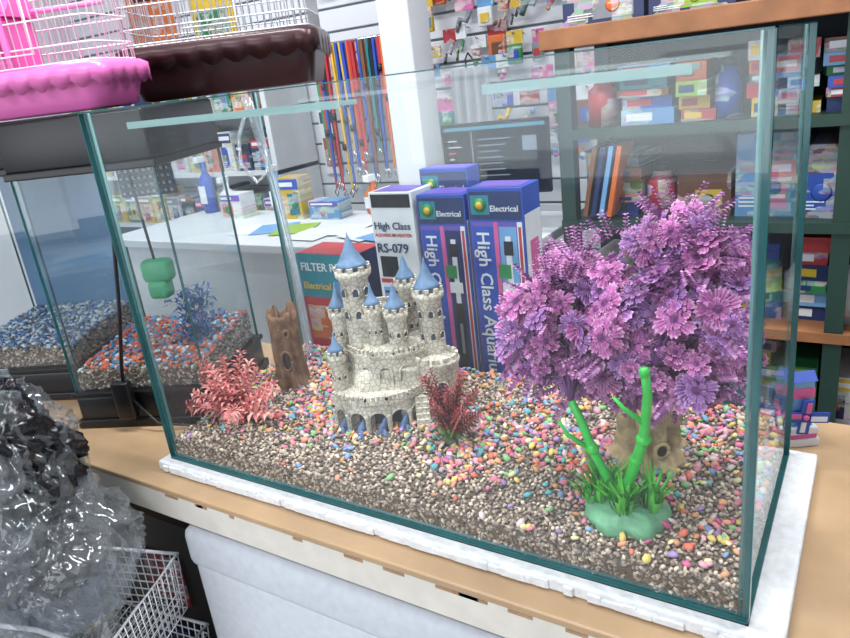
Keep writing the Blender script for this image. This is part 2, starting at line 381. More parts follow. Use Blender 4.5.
def purple():
    mb=MB(); rg=random.Random(12)
    lim=((-.985,.016,.05),(-.012,.375,.7))
    lobes=[(-.265,.13,.315,.056),(-.295,.14,.262,.050),(-.175,.16,.350,.060),(-.115,.17,.405,.042),(-.08,.16,.38,.034),(-.085,.15,.325,.060),(-.165,.135,.285,.058),(-.235,.14,.222,.040),(-.095,.13,.245,.045),(-.245,.17,.35,.034),(-.06,.16,.27,.03),(-.165,.155,.232,.04)]
    g=M('plant_stem_green','#35c24a',.35,ns=40,na=.2)
    for x,y,z,r in lobes:
        N=int(6000*r*r*2.0)+4
        for i in range(N):
            v=Vector((rg.gauss(0,1),rg.gauss(0,1)*.9-.35,rg.gauss(0,1))).normalized(); rr=r*rg.uniform(.55,1.22)
            c=Vector((x,y,z))+Vector((v.x*rr,v.y*rr*.95,v.z*rr))
            k=rg.uniform(.75,1.2); h=rg.random()
            cin=lin('#6e2f6e'); cm=lin('#b862a4') if h<.6 else lin('#9c64ac'); co=lin('#dba0cc') if h<.65 else lin('#c196cc')
            nn=(v*.7+Vector((rg.uniform(-.6,.6)+.1,rg.uniform(-.6,.2)-.3,rg.uniform(-.4,.8)+.3)))
            rosette(mb,c,nn,rg.uniform(.015,.027),PU,cin,tuple(q*k for q in cm),tuple(q*k for q in co),rg,lim)
    SP=M('purple_sprig','#ffffff',.6)
    for i in range(380):
        x,y,z,r=rg.choice(lobes); v=Vector((rg.gauss(0,1),rg.gauss(0,.6)-.2,rg.gauss(0,1)+.2)).normalized()
        p0=Vector((x,y,z))+v*r*rg.uniform(.75,1.05)
        for k in range(8):
            q=p0+v*k*.0048
            if not(-.98<q.x<-.028) or q.y<.03: continue
            for sgn in (-1,1):
                s=v.cross(Vector((0,1,0))).normalized()*sgn
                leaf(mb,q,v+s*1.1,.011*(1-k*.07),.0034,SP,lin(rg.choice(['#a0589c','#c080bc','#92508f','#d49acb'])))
    PS=M('purple_stem','#5c2a66',.5)
    jl=Vector((-.232,.085,.205)); jr=Vector((-.125,.09,.27))
    for x,y,z,r in lobes:
        j=jl if x<-.2 else jr
        mb.tube([j,(j+Vector((x,y,z)))/2+Vector((0,.01,.01)),(x,y,z)],[.003,.0025,.0015],PS)
    mb.tube([(-.175,.086,.06),(-.186,.083,.10),(-.205,.083,.14),(-.22,.085,.18),(-.232,.086,.205)],[.0075,.0068,.0062,.0058,.005],g,10)
    mb.tube([(-.165,.086,.06),(-.158,.083,.10),(-.146,.078,.14),(-.134,.068,.175),(-.128,.056,.21),(-.122,.045,.25),(-.124,.040,.285)],[.0085,.0075,.0072,.0068,.006,.0055,.005],g,10)
    mb.tube([(-.128,.056,.205),(-.15,.048,.225),(-.162,.045,.24)],[.004,.003,.002],g,8)
    mb.tube([(-.205,.083,.138),(-.235,.075,.160),(-.245,.072,.18)],[.004,.003,.002],g,8)
    for p,r in (((-.205,.083,.14),.009),((-.146,.078,.14),.009),((-.133,.066,.178),.0095),((-.124,.040,.28),.0065)):
        mb.lathe([(r*.3,-r),(r,-.003),(r,.003),(r*.4,r)],g,10,TR(*p))
    BM=M('plant_base_green','#74b58c',.5,ns=50,na=.3,bump=.3)
    mb.lathe([(.054,-.012),(.058,-.002),(.054,.010),(.043,.018),(.025,.024),(.006,.027)],BM,28,TR(-.160,.088,.047)@Matrix.Diagonal((1,.8,1,1)),wob=.25)
    LG_=M('grass_leaf_green','#ffffff',.4)
    for cx,cy,h,n in ((-.192,.078,.072,40),(-.16,.064,.06,48),(-.128,.082,.068,42),(-.175,.108,.06,26),(-.208,.075,.045,18)):
        for i in range(n):
            a=rg.uniform(0,6.28); t=rg.uniform(.1,.7)
            d=Vector((math.cos(a)*t,math.sin(a)*t,1)).normalized(); L=h*rg.uniform(.6,1.1)
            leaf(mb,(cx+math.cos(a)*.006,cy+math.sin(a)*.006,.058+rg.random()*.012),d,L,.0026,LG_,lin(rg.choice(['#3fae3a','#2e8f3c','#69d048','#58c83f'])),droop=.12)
    mb.build('artificial_purple_plant')
purple()
def bush(name,base,H,W,cols,greens,n_st,ll,seed,lean=(0,0),wl=.22,dy=.6,xl=None,s0=.15,nq=4,fall=.35,nk=26):
    mb=MB(); rg=random.Random(seed); LM=M(name+'_leaf','#ffffff',.5); SM=M(name+'_stem',cols[0],.5)
    for s in range(n_st):
        a=2*math.pi*s/n_st+rg.uniform(-.3,.3); sp=rg.uniform(s0,1)*W
        h=H*rg.uniform(.6,1)*(1-fall*(sp/W)**2)
        pts=[]
        for k in range(7):
            f=k/6; pts.append(Vector((math.cos(a)*sp*f**1.15+lean[0]*f, math.sin(a)*sp*dy*f**1.15+lean[1]*f, h*f**.85)))
        mb.tube(pts,[.0016-.0002*k for k in range(7)],SM,5)
        for k in range(nk):
            f=.12+.88*k/(nk-1); i=min(int(f*6),5); p=pts[i].lerp(pts[i+1],f*6-i); t=(pts[i+1]-pts[i]).normalized()
            for q in range(nq):
                aa=q*2*math.pi/nq+k*.8; a1,b1,_=frame(t); d=t*.5+(a1*math.cos(aa)+b1*math.sin(aa))
                L=ll*(1-.45*f)*rg.uniform(.8,1.15)
                col=lin(rg.choice(greens if (f<.28 and greens) else cols))
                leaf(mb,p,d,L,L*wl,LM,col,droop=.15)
    mb.lathe([(.018,-.006),(.016,.004),(.006,.008)],M(name+'_foot','#5f6b4a',.7,ns=50),12,wob=.2)
    if xl: mb.V=[(min(max(v[0],xl[0]-base[0]),xl[1]-base[0]),min(max(v[1],xl[2]-base[1]),xl[3]-base[1]),v[2]) for v in mb.V]
    return mb.build(name,base)
bush('artificial_red_plant',(-.475,.165,gh(-.475,.165)),.135,.07,['#84272f','#9c3638','#70222d','#ac423c','#5e3030'],['#5f7a35','#7f8f3c','#6f9a45'],15,.022,5,wl=.12,nk=20)
bush('artificial_pink_plant',(-.918,.11,gh(-.918,.11)),.145,.13,['#e3938c','#e27f7c','#efb0a8','#d97f80','#eaa39a'],None,15,.030,19,lean=(-.01,0.0),wl=.16,xl=(-.985,-.5,.016,.37),s0=.3,nq=3,fall=.6,nk=19,dy=.7)
def stump(name,loc,h,r,col,rz,seed=0,holes=((0,.42,.35,.13),(.25,.78,.15,.05)),rough_=1,flare=.5):
    mb=MB(); BKM=M(name+'_bark',col,.8,ns=45,na=.65,bump=1,bd=.004); DK=M('hollow_dark','#2e2018',.9)
    seg=60;vs=[];fs=[];rows=22
    for j in range(rows+1):
        f=j/rows; z=h*f; rr=r*(.85+flare-flare*min(f*3,1)+.12*f)
        for i in range(seg):
            a=2*math.pi*i/seg
            k=1+.10*math.sin(a*9+f*2+seed)*rough_+.2*noise.noise(Vector((math.cos(a)*2+seed,math.sin(a)*2,f*2)))+.09*noise.noise(Vector((math.cos(a)*9,math.sin(a)*9,f*5+seed)))
            top=h*.2*noise.noise(Vector((math.cos(a)*1.9,math.sin(a)*1.9,seed)))*(f**4)
            vs.append((rr*k*math.cos(a),rr*k*math.sin(a),z+top))
    for j in range(rows):
        for i in range(seg):
            q=(i+1)%seg; fs.append((j*seg+i,j*seg+q,(j+1)*seg+q,(j+1)*seg+i))
    o=len(vs)
    for i in range(seg):
        x,y,z=vs[rows*seg+i]; vs.append((x*.72,y*.72,z)); 
    for i in range(seg): x,y,z=vs[rows*seg+i]; vs.append((x*.65,y*.65,h*.6))
    for i in range(seg):
        q=(i+1)%seg; fs.append((rows*seg+i,rows*seg+q,o+q,o+i)); fs.append((o+i,o+q,o+seg+q,o+seg+i))
    fs.append([o+seg+i for i in range(seg)]); mb.add(vs,fs,BKM,True)
    for hx,hz,hw,hh in holes:
        hz*=h;hw*=r;hh*=h
        pts=[(math.cos(t)*hw,0,math.sin(t)*hh) for t in [i*math.pi/8 for i in range(16)]]
        T=RZ(hx)@TR(0,-r*1.12,hz); mb.quad(pts,DK,T=T); mb.tube(pts+[pts[0]],.0028,BKM,T=T)
    mb.build(name,loc,rz)
stump('tree_trunk_ornament',(-.893,.245,gh(-.89,.245)-.005),.155,.030,'#7f6048',.6,seed=1,flare=.3)
stump('driftwood_ornament',(-.172,.225,gh(-.17,.225)-.010),.092,.044,'#c4ac84',.3,seed=4,holes=((.35,.45,.22,.12),),rough_=1.6)

# ---------- small aquariums
BK=M('black_plastic','#0e0f12',.35); 
def small_aq(loc,rz,W,D,seed,plants,cable):
    mb=MB()
    mb.box((0,0,-.02),(W,D,.055),BK,bev=.008); mb.box((-.006,-.006,-.02),(W+.006,D+.006,.0),BK,bev=.003)
    mb.box((-.004,-.004,.053),(W+.004,D+.004,.064),BK,bev=.002)
    for ax,at,a0,a1 in (('y',.006,.004,W-.004),('y',D-.006,.004,W-.004),('x',.006,.006,D-.006),('x',W-.006,.006,D-.006)):
        pane(mb,ax,at,a0,a1,.062,.525,.005,G2,GE)
    mb.box((-.003,-.003,.52),(W+.003,D+.003,.535),BK,bev=.003)
    mb.box((0,0,.533),(W,D,.628),BK,bev=.006)
    mb.box((.03,.03,.626),(W-.03,D-.03,.631),BK)
    if plants:
        GP=M('green_plastic','#1f9a62',.4)
        mb.box((.17,.09,.27),(.235,.13,.32),GP,bev=.012); mb.box((.18,.085,.235),(.225,.125,.275),GP,bev=.01); mb.tube([(.2,.11,.3),(.19,.11,.53)],.003,BK)
        BL=M('blue_plant_leaf','#2d6aa8',.5); rg=random.Random(3)
        for i in range(340):
            a=rg.uniform(0,6.28); leaf(mb,(.24+rg.gauss(0,.02),.15+rg.gauss(0,.02),.11+rg.uniform(0,.12)),(math.cos(a),math.sin(a),.6),.035,.003,BL,lin('#ffffff'))
        VG=M('vent_white','#b9c0c6',.5)
        for i in range(9):
            for j in range(4): mb.lathe([(.004,0),(.004,.002)],VG,8,TR(.06+.015*i,D-.012,.44+.017*j)@RX(math.pi/2))
        mb.box((.05,D-.011,.43),(.19,D-.009,.51),M('vent_panel','#3a4048',.5))
    else:
        mb.box((.02,D-.012,.07),(W-.02,D-.008,.5),M('aquarium_backing','#527a9c',.6))
    if cable:
        mb.tube([(.2,-.008,.6),(.212,-.012,.5),(.2,-.01,.4),(.17,-.01,.25),(.14,-.014,.12),(.13,-.012,.07)],.0038,BK)
        mb.box((.112,-.03,.01),(.152,-.009,.095),BK,bev=.005)
        mb.tube([(.152,-.02,.05),(.2,-.03,.0),(.26,-.02,-.012),(.30,-.03,-.014)],.003,BK)
    ob=mb.build('small_aquarium',loc,rz)
    gravel('gravel_bed',.012,W-.012,.012,D-.014,lambda x,y:.105+.025*(y/D),.066,.007,['#a8988a','#8f8379','#c0b4a8','#756a62'],
       ['#e9622e','#f07a3a','#e9552e','#5f9fd0','#3d82c0','#d8e6f0'] if seed==1 else ['#5f8fc0','#dfe6ea','#3d72b0','#b8c8d8'],900,lambda x,y:.9 if .04<y<.3 else .25,.0075,seed,ob,1.1)
rz2=math.radians(23.6)
small_aq((-1.349,.037,0),rz2,.315,.30,1,True,True)
small_aq((-1.80,.005,0),rz2,.33,.32,2,False,False)

# ---------- cages
def rr(w,d,r,n=6):
    pts=[]
    for cx,cy,a0 in ((w/2-r,d/2-r,0),(-w/2+r,d/2-r,90),(-w/2+r,-d/2+r,180),(w/2-r,-d/2+r,270)):
        for i in range(n+1):
            a=math.radians(a0+90*i/n); pts.append((cx+r*math.cos(a),cy+r*math.sin(a)))
    out=[];N=240; P=[Vector((p[0],p[1],0)) for p in pts]+[Vector((pts[0][0],pts[0][1],0))]
    Ls=[(P[i+1]-P[i]).length for i in range(len(P)-1)]; tot=sum(Ls)
    for k in range(N):
        s=tot*k/N; i=0
        while s>Ls[i]: s-=Ls[i]; i+=1
        p=P[i].lerp(P[i+1],s/Ls[i]); out.append((p.x,p.y))
    return out
def cage(name,loc,rz,w,d,th,H,trayc,wirec,lipc,house=None,step=3):
    mb=MB(); TM=M(name+'_tray',trayc,.3); WM=M(name+'_wire',wirec,.35); LM=M(name+'_lip',lipc,.4)
    N=240
    spec=[(.03,0,0),(.018,.004,0),(.004,th*.66,0),(.003,th*.70,0),(-.008,th*.62,1),(-.008,th*.90,0),(.002,th*.98,0),(0.010,th*.97,0),(.018,th*.6,0),(.04,.02,0)]
    vs=[]
    for off,z,sc in spec:
        pts=rr(w-2*off,d-2*off,.035)
        for i,p in enumerate(pts):
            zz=z-(abs(math.sin(i*math.pi*26/N))*.014 if sc else 0); vs.append((p[0],p[1],zz))
    fs=[]
    for j in range(len(spec)-1):
        for i in range(N):
            q=(i+1)%N; fs.append((j*N+i,j*N+q,(j+1)*N+q,(j+1)*N+i))
    fs.append(list(range(N))[::-1]); fs.append([(len(spec)-1)*N+i for i in range(N)])
    mb.add(vs,fs,TM,True)
    per=rr(w-.02,d-.02,.03)
    for i in range(0,N,step):
        x,y=per[i]; mb.tube([(x,y,th*.9),(x,y,H*.8),(x*.8,y*.6,H)],.0014,WM,4)
    for z in (th*1.0,th+.03,th+.075,(th+H*.8)/2+.03,H*.8):
        mb.tube([(x,y,z) for x,y in per]+[(per[0][0],per[0][1],z)],.0017,WM,4)
    mb.tube([(x*.8,y*.6,H) for x,y in per]+[(per[0][0]*.8,per[0][1]*.6,H)],.0015,WM,4)
    for k in range(14): 
        x=-w*.38+k*w*.76/13; mb.tube([(x,-d*.28,H),(x,d*.28,H)],.001,WM,4)
    mb.tube([(-.06,-d/2-.002,th+.02),(.06,-d/2-.002,th+.02),(.06,-d/2-.002,th+.14),(-.06,-d/2-.002,th+.14),(-.06,-d/2-.002,th+.02)],.002,WM,5)
    mb.tube([(-w*.45,0,th+.1),(w*.45,0,th+.1)],.005,LM,8)
    if house:
        HM=M(name+'_house',house,.3)
        hx=-w*.18
        mb.box((hx-.09,-d*.42,th*.9),(hx+.07,d*.1,th+.09),HM,bev=.01)
        vs=[(hx-.1,-d*.45,th+.09),(hx+.08,-d*.45,th+.09),(hx+.08,d*.13,th+.09),(hx-.1,d*.13,th+.09),(hx-.1,-d*.15,th+.15),(hx+.08,-d*.15,th+.15)]
        mb.add(vs,[(0,1,5,4),(2,3,4,5),(0,4,3),(1,2,5),(0,3,2,1)],HM)
        for k in range(8): mb.box((hx-.095+.022*k,-d*.46,th+.02),(hx-.083+.022*k,-d*.42,th+.1),HM,bev=.002)
    mb.build(name,loc,rz)
def t2(x,y): c,s=math.cos(rz2),math.sin(rz2); return (-1.349+c*x-s*y,.037+s*x+c*y)
px,py=t2(.080,.083)
cage('pink_hamster_cage',(px,py,.633),rz2,.36,.175,.086,.36,'#e272b8','#f2e2ea','#f48fd0','#ea6cba',step=4)
cage('brown_bird_cage',(-1.11-.085,.43+.105,.633),math.radians(32),.425,.25,.118,.46,'#3c2023','#e3e6ea','#5a3534',step=3)

# ---------- cartons
PAL={k:M('card_'+k,v,.4,ns=25,na=.1) for k,v in dict(blue='#2b4fb0',white='#dfe3e7',teal='#2a808e',red='#b8343a',yellow='#dcb830',green='#2f8a4c',orange='#d86e2c',pink='#d2609a',black='#1a1c21',navy='#1f3060',sky='#6fa2d2',purple='#6a55b0',grey='#8a9098',brown='#7a5035',lime='#93b53c').items()}
PP={k:M('print_'+k,v,.4,ns=25,na=.15,prt=.55) for k,v in dict(blue='#2b4fa8',white='#cfd3d7',teal='#2a7078',red='#a8343a',yellow='#c8a830',green='#2a7a48',orange='#c8642c',pink='#c2609a',black='#1a1c21',navy='#1f2e58',sky='#5f92c2',purple='#6250a0',grey='#7a8088',brown='#6a4530',lime='#83a53c').items()}
def heater_box(x0,x1,y0,y1,z0,z1,kind,name):
    mb=MB(); w=x1-x0; h=z1-z0; main=PAL['blue'] if kind else PAL['white']
    mb.box((0,0,0),(w,y1-y0,h),main,bev=.0015)
    f=-.0012
    def q(a,b,c,d,m,ff=f): mb.box((a*w,ff,b*h),(c*w,ff+.0011,d*h),m)
    if kind:
        q(.03,.02,.97,.86,PAL['purple']); q(.05,.03,.44,.84,PAL['blue'],f-.0005); q(.45,.03,.53,.86,PAL['pink'],f-.0006)
        q(.55,.03,.86,.84,PAL['sky'] if kind==2 else PAL['navy'],f-.0005)
        q(.03,.87,.97,.985,PAL['navy']); q(.06,.89,.4,.97,PAL['teal'],f-.0008); 
        q(.88,.02,.97,.86,PAL['white'],f-.0008); q(.90,.05,.95,.84,PAL['red'],f-.0012)
        q(.62,.12,.78,.5,PAL['black'],f-.0012); q(.65,.5,.75,.8,PAL['white'],f-.0014); q(.62,.72,.78,.78,PAL['black'],f-.0018)
        q(.67,.25,.73,.4,PAL['grey'],f-.0018); q(.58,.03,.84,.09,PAL['white'],f-.0018)
        T=TR(w*.14,-.0035,h*.82)@RY(math.radians(90))@RX(math.radians(90))
        mb.text('High Class Aquarium',w*.33,PAL['white'],T)
        q(.50,.62,.72,.68,PAL['green'],f-.0028); q(.55,.55,.82,.6,PAL['white'],f-.0026)
        T=TR(w*.42,-.004,h*.905)@RX(math.radians(90)); mb.text('Electrical',w*.14,PAL['white'],T)
        mb.lathe([(.013,0),(.013,.001)],PAL['green'],16,TR(w*.23,-.003,h*.93)@RX(math.radians(90))); mb.lathe([(.007,0),(.007,.001)],PAL['yellow'],16,TR(w*.23,-.0045,h*.93)@RX(math.radians(90)))
    else:
        q(.05,.93,.95,.99,PAL['black']); q(.08,.03,.92,.55,PAL['sky']); q(.62,.05,.88,.53,PAL['navy'],f-.0005); q(.05,.57,.95,.59,PAL['red'])
        mb.text('High Class',w*.2,PAL['navy'],TR(w*.06,-.003,h*.83)@RX(math.radians(90)))
        mb.text('AQUARIUM HEATER',w*.095,PAL['red'],TR(w*.06,-.003,h*.795)@RX(math.radians(90)))
        mb.text('RS-079',w*.26,PAL['navy'],TR(w*.06,-.003,h*.72)@RX(math.radians(90)))
        q(.1,.6,.5,.7,PAL['black'],f-.0005)
        mb.text('High Class',w*.46,PAL['navy'],TR(w*.12,-.003,h*.54)@RY(math.radians(90))@RX(math.radians(90)))
    mb.box((w-.0005,.004,.01),(w+.0008,y1-y0-.004,h-.05),PAL['white']); mb.box((w,.02,.03),(w+.0014,y1-y0-.02,h-.1),PAL['pink'] if kind else PAL['navy']); mb.box((.01,.006,h),(w-.01,y1-y0-.006,h+.0008),PAL['purple'])
    mb.build(name,(x0,y0,z0))
heater_box(-.775,-.672,.425,.50,-.02,.415,0,'heater_box')
heater_box(-.665,-.560,.43,.50,-.02,.408,1,'heater_box')
heater_box(-.550,-.440,.425,.50,-.02,.420,2,'heater_box')
heater_box(-.70,-.59,.505,.555,-.02,.445,1,'heater_box')
mb=MB(); mb.box((0,0,0),(.165,.1,.30),PAL['navy'],bev=.0015); mb.box((.0,-.001,.2),(.165,0,.3),PAL['teal']); mb.box((.005,-.001,.02),(.16,0,.2),PAL['red'])
mb.box((.1,-.002,.03),(.155,-.001,.24),PP['sky']); mb.box((.11,-.003,.06),(.145,-.002,.16),PAL['black']); mb.box((.01,-.002,.03),(.09,-.001,.07),PAL['white']); mb.text('FILTER RS',.026,PAL['white'],TR(.01,-.002,.262)@RX(math.pi/2)); mb.text('Electrical',.022,PAL['yellow'],TR(.01,-.002,.22)@RX(math.pi/2)); mb.box((.012,-.002,.1),(.075,-.001,.18),PP['orange'])
mb.box((0,.002,.3),(.165,.098,.3008),PAL['red'])
mb.build('filter_box',(-1.005,.43,-.02))
mb=MB(); mb.box((0,0,0),(.14,.06,.085),PP['sky']); mb.box((.01,-.001,.01),(.07,0,.07),PAL['blue']); mb.box((.08,-.001,.02),(.13,0,.06),PAL['red']); mb.box((.15,0,0),(.28,.06,.125),PAL['navy']); mb.box((.16,-.001,.02),(.27,0,.11),PP['teal']); mb.box((.17,-.002,.03),(.22,-.001,.08),PAL['white'])
mb.build('small_carton_stack',(-.33,.44,-.02))
mb=MB()
T0=RZ(.55)
mb.box((-.026,-.02,0),(.026,.02,.014),PAL['white'],T=T0,bev=.002); mb.box((-.022,-.017,.014),(.022,.017,.022),PAL['pink'],T=T0); mb.box((-.024,-.019,.022),(.024,.019,.034),PAL['white'],T=T0,bev=.002)
mb.box((-.016,-.012,.034),(.016,.012,.115),PAL['sky'],T=T0,bev=.001); mb.box((-.0165,-.0125,.085),(.0165,.0125,.103),PAL['pink'],T=T0); mb.box((-.0165,-.0125,.058),(.0165,.0125,.064),PAL['blue'],T=T0)
mb.add([(-.019,-.015,.115),(.019,-.015,.115),(.019,.015,.115),(-.019,.015,.115),(-.019,0,.128),(.019,0,.128)],[(0,1,5,4),(2,3,4,5),(0,4,3),(1,2,5),(0,3,2,1)],PAL['blue'],T=T0)
for a in (0.12,math.pi/2+.12,math.pi+.12,1.5*math.pi+.12):
    L=.038 if abs(math.sin(a))<.5 else .03
    mb.box((0,-.022,-.009),(L,-.019,.009),PAL['blue'],T=T0@TR(0,0,.055)@RY(a)); mb.box((.008,-.0235,-.006),(L-.004,-.0215,.002),PAL['white' if a<2 else 'pink'],T=T0@TR(0,0,.055)@RY(a))
mb.lathe([(.005,0),(.005,.01),(.002,.012)],PAL['pink'],12,T0@TR(0,-.014,.055)@RX(math.pi/2))
mb.build('toy_windmill',(.004,.475,-.02))

# ---------- hoses
HO=glassmat('clear_hose',(.86,.9,.92),.16,f0=.15,f1=.8,rough=.1,smear=False)
mb=MB()
mb.tube([(-.972,.335,.615),(-.97,.345,.57),(-.965,.355,.5),(-.95,.355,.38),(-.935,.35,.25),(-.925,.34,.12),(-.92,.33,.08)],.007,HO,10)
mb.tube([(-.955,.33,.62),(-.955,.34,.58),(-.945,.35,.45),(-.93,.345,.3),(-.92,.34,.1)],.005,HO,8)
mb.tube([(-.965,.33,.60),(-.982,.31,.55),(-.98,.30,.50),(-.955,.31,.46),(-.94,.33,.48),(-.945,.34,.53)],.004,HO,8)
ob=mb.build('clear_air_hose')

# ---------- room
WL=M('wall_paint','#dcdfe4',.8,ns=5,na=.06); FL=M('floor_tile','#c2c1bd',.4,ns=4,na=.15)
def slab(name,*bx):
    q=MB()
    for a,b,m in bx: q.box(a,b,m)
    return q.build(name)
slab('floor',((-4.2,-3.2,-ZO-.05),(2.4,2.2,-ZO),FL))
slab('ceiling',((-4.2,-3.2,1.95),(2.4,2.2,2.0),WL))
slab('wall_back',((-4.2,2.12,-ZO),(2.4,2.2,1.95),WL))
slab('wall_left',((-4.25,-3.2,-ZO),(-4.2,2.2,1.95),WL))
slab('wall_right',((2.4,-3.2,-ZO),(2.45,2.2,1.95),WL))
WF=M('wall_front_paint','#7f8590',.8)
slab('wall_front',((-4.2,-3.25,-ZO),(2.4,-3.2,-.1),WF),((-4.2,-3.25,1.5),(2.4,-3.2,1.95),WF),((-4.2,-3.25,-.1),(-3.5,-3.2,1.5),WF),((-2.0,-3.25,-.1),(-1.5,-3.2,1.5),WF),((-.3,-3.25,-.1),(.5,-3.2,1.5),WF),((1.7,-3.25,-.1),(2.4,-3.2,1.5),WF))
mb=MB(); mb.box((-.25,-3.18,-.6),(.1,-3.16,1.4),M('reflection_violet','#6a4fc0',.5,ns=3)); mb.box((-1.95,-3.18,-.3),(-1.6,-3.16,1.4),M('reflection_blue','#3f6fc8',.5,ns=3)); mb.build('reflection_panels')  # added unseen panels behind the camera, for coloured reflections in the front glass
mb=MB(); SW=M('slatwall_white','#d2d6dc',.45)
z=-ZO+.1
while z<1.85:
    mb.box((-4.1,2.06,z),(2.3,2.08,z+.09),SW,bev=.003); z+=.1
mb.box((-4.1,2.08,-ZO+.1),(2.3,2.119,1.9),M('slat_groove','#8f959c',.6)); mb.build('slatwall_panel')
mb=MB(); CM=M('column_white','#d4d8dd',.5,ns=6,na=.08)
mb.box((-1.43,1.47,-ZO),(-1.30,1.60,1.95),CM,bev=.006); mb.box((-1.45,1.45,-ZO),(-1.28,1.62,-ZO+.1),CM,bev=.004); mb.build('support_column')
mb=MB(); FA=M('hanging_cloth_grey','#9b9ea3',.9,ns=12,na=.2)
vs=[];fs=[]
for j in range(20):
    for i in range(20):
        vs.append((-.07+.16*i/19,.02*math.sin(i*1.3+j*.1),.9-.05*j))
for j in range(19):
    for i in range(19): a=j*20+i; fs.append((a,a+1,a+21,a+20))
mb.add(vs,fs,FA,True); mb.tube([(0,0,.9),(0,0,.93),(0,.02,.95),(0,.05,.93)],.003,BK); mb.build('hanging_cloth',(-1.17,1.60,-.28))
mb=MB(); rg=random.Random(4)
LC=['red','orange','yellow','green','blue','black','pink','orange','red','teal','black','red','brown','yellow']
CH=M('chrome_bar','#c8ccd0',.2,metal=1)
mb.tube([(-2.16,1.96,.79),(-1.66,1.96,.79)],.008,CH)
for x in (-2.12,-1.72): mb.tube([(x,1.96,.79),(x,2.058,.79)],.006,CH)
for i in range(24):
    x=-2.13+.43*i/23; m=PAL[rg.choice(LC)]; L=rg.uniform(.42,.66); y=1.945-rg.random()*.03
    w=rg.uniform(.005,.009); sl=rg.uniform(-.02,.02)
    mb.box((-w,0,-L),(w,.003,0),m,T=TR(x,y,.79)@RY(sl)); mb.box((-w,0,-L*.85),(w,.003,0),m,T=TR(x+.006,y+.012,.79)@RY(sl+.025))
    mb.tube([(x,y,.79-L),(x+.012,y,.79-L-.02),(x,y,.79-L-.04),(x-.01,y,.79-L-.02),(x,y,.79-L)],.0035,CH,5)
    mb.lathe([(w*1.6,0),(w*1.6,.03)],PAL['black'],8,TR(x,y,.79-L*rg.uniform(.3,.9)))
mb.build('dog_leashes')
mb=MB(); rg=random.Random(8)
HK=M('hook_steel','#b8bcc2',.3,metal=.8)
def packet(x,z,w,h):
    y=2.05-rg.uniform(.02,.07); k=rg.choice(list(PP)); kind=rg.random()
    mb.tube([(x,2.06,z+h+.02),(x,y-.02,z+h+.02),(x,y-.025,z+h+.03)],.003,HK,5)
    mb.box((x-w/2,y-.006,z+h*.8),(x+w/2,y,z+h+.03),PP[rg.choice(['blue','yellow','red','white','white','sky','pink'])])
    if kind<.45:
        mb.box((x-w*.45,y-.02,z),(x+w*.45,y,z+h*.8),PP[k],bev=.006)
        mb.box((x-w*.25,y-.024,z+h*.15),(x+w*.28,y-.02,z+h*.55),PP[rg.choice(list(PP))],bev=.002)
    elif kind<.75:
        for q in range(rg.choice((2,3,4))):
            r_=w*.16; mb.lathe([(r_*.2,-r_),(r_*.8,-r_*.6),(r_,0),(r_*.8,r_*.6),(r_*.2,r_)],PP[rg.choice(['red','yellow','pink','green','sky','orange'])],10,TR(x-w*.3+w*.6*rg.random(),y-.03,z+h*rg.uniform(.1,.7)))
    else:
        mb.tube([(x-w*.4,y-.02,z+h*.1),(x-w*.1,y-.03,z+h*.5),(x+w*.2,y-.03,z+h*.4),(x+w*.4,y-.02,z+h*.75)],w*.13,PP[k],8)
for row,z in enumerate((1.35,1.18,1.03,.89,.76,.63,.5)):
    x=-2.1
    while x<1.9:
        w=rg.uniform(.04,.09)
        if rg.random()<.9 and not(-2.3<x<-1.6 and z<1.0): packet(x,z+rg.uniform(-.02,.02),w,rg.uniform(.07,.12))
        x+=w+.012
for row,z in enumerate((.36,.2)):
    x=-1.62
    while x<-.75:
        w=rg.uniform(.06,.12); packet(x,z,w,.12); x+=w+.03
mb.build('hanging_pet_accessories')

# ---------- shelving
SG=M('shelf_green_dark','#1d3a32',.5); SB=M('shelf_board_brown','#9c6842',.5,ns=14,na=.3)
mb=MB(); X0,X1,Y0,Y1=-.66,1.3,1.15,1.5
for x in (X0,.0,.65,X1-.04):
    for y in (Y0,Y1-.04): mb.box((x,y,-ZO),(x+.04,y+.04,.64),SG)
mb.box((X0-.03,Y0-.03,.64),(X1+.03,Y1+.02,.69),SB,bev=.003)
LV=[-.36,-.09,.185,.43]
for z in LV:
    mb.box((X0,Y0-.005,z-.018),(X1,Y1,z),SB if z<0 else SG); mb.box((X0,Y0-.008,z-.022),(X1,Y0-.004,z+.004),SG if z>0 else SB)
mb.box((X0,Y1-.005,-.6),(X1,Y1,.64),M('shelf_back','#28323e',.7))
SHELF=mb.build('store_shelf')
def pbox(mb,x,y,z,w,d,h,rg,main=None):
    ks=list(PP); m=main or rg.choice(['blue','teal','yellow','green','white','navy','black','orange','sky','navy','grey','white','green','brown'])
    T=TR(x,y,z)@RZ(rg.uniform(-.06,.06))
    mb.box((0,0,0),(w,d,h),PP[m],T=T)
    if rg.random()<.8:
        b=rg.choice([k for k in ks if k!=m]); mb.box((w*.03,-.001,h*.72),(w*.97,0,h*.96),PAL[b],T=T)
        mb.box((w*.08,-.002,h*.79),(w*rg.uniform(.4,.9),-.001,h*.89),PAL['white' if b!='white' else 'navy'],T=T)
    b=rg.choice(ks); a0=rg.uniform(.06,.4); mb.box((w*a0,-.001,h*.1),(w*(a0+.5),0,h*.62),PP[b],T=T)
    c=rg.choice(ks); rad=min(w,h)*.16
    mb.lathe([(rad,0),(rad*.8,.0015)],PP[c],12,T@TR(w*(a0+.25),-.0013,h*.36)@RX(math.pi/2))
    for k in range(3): mb.box((w*.06,-.0015,h*(.12+.05*k)),(w*rg.uniform(.2,.4),0,h*(.14+.05*k)),PAL['white'],T=T)
mb=MB(); rg=random.Random(29)
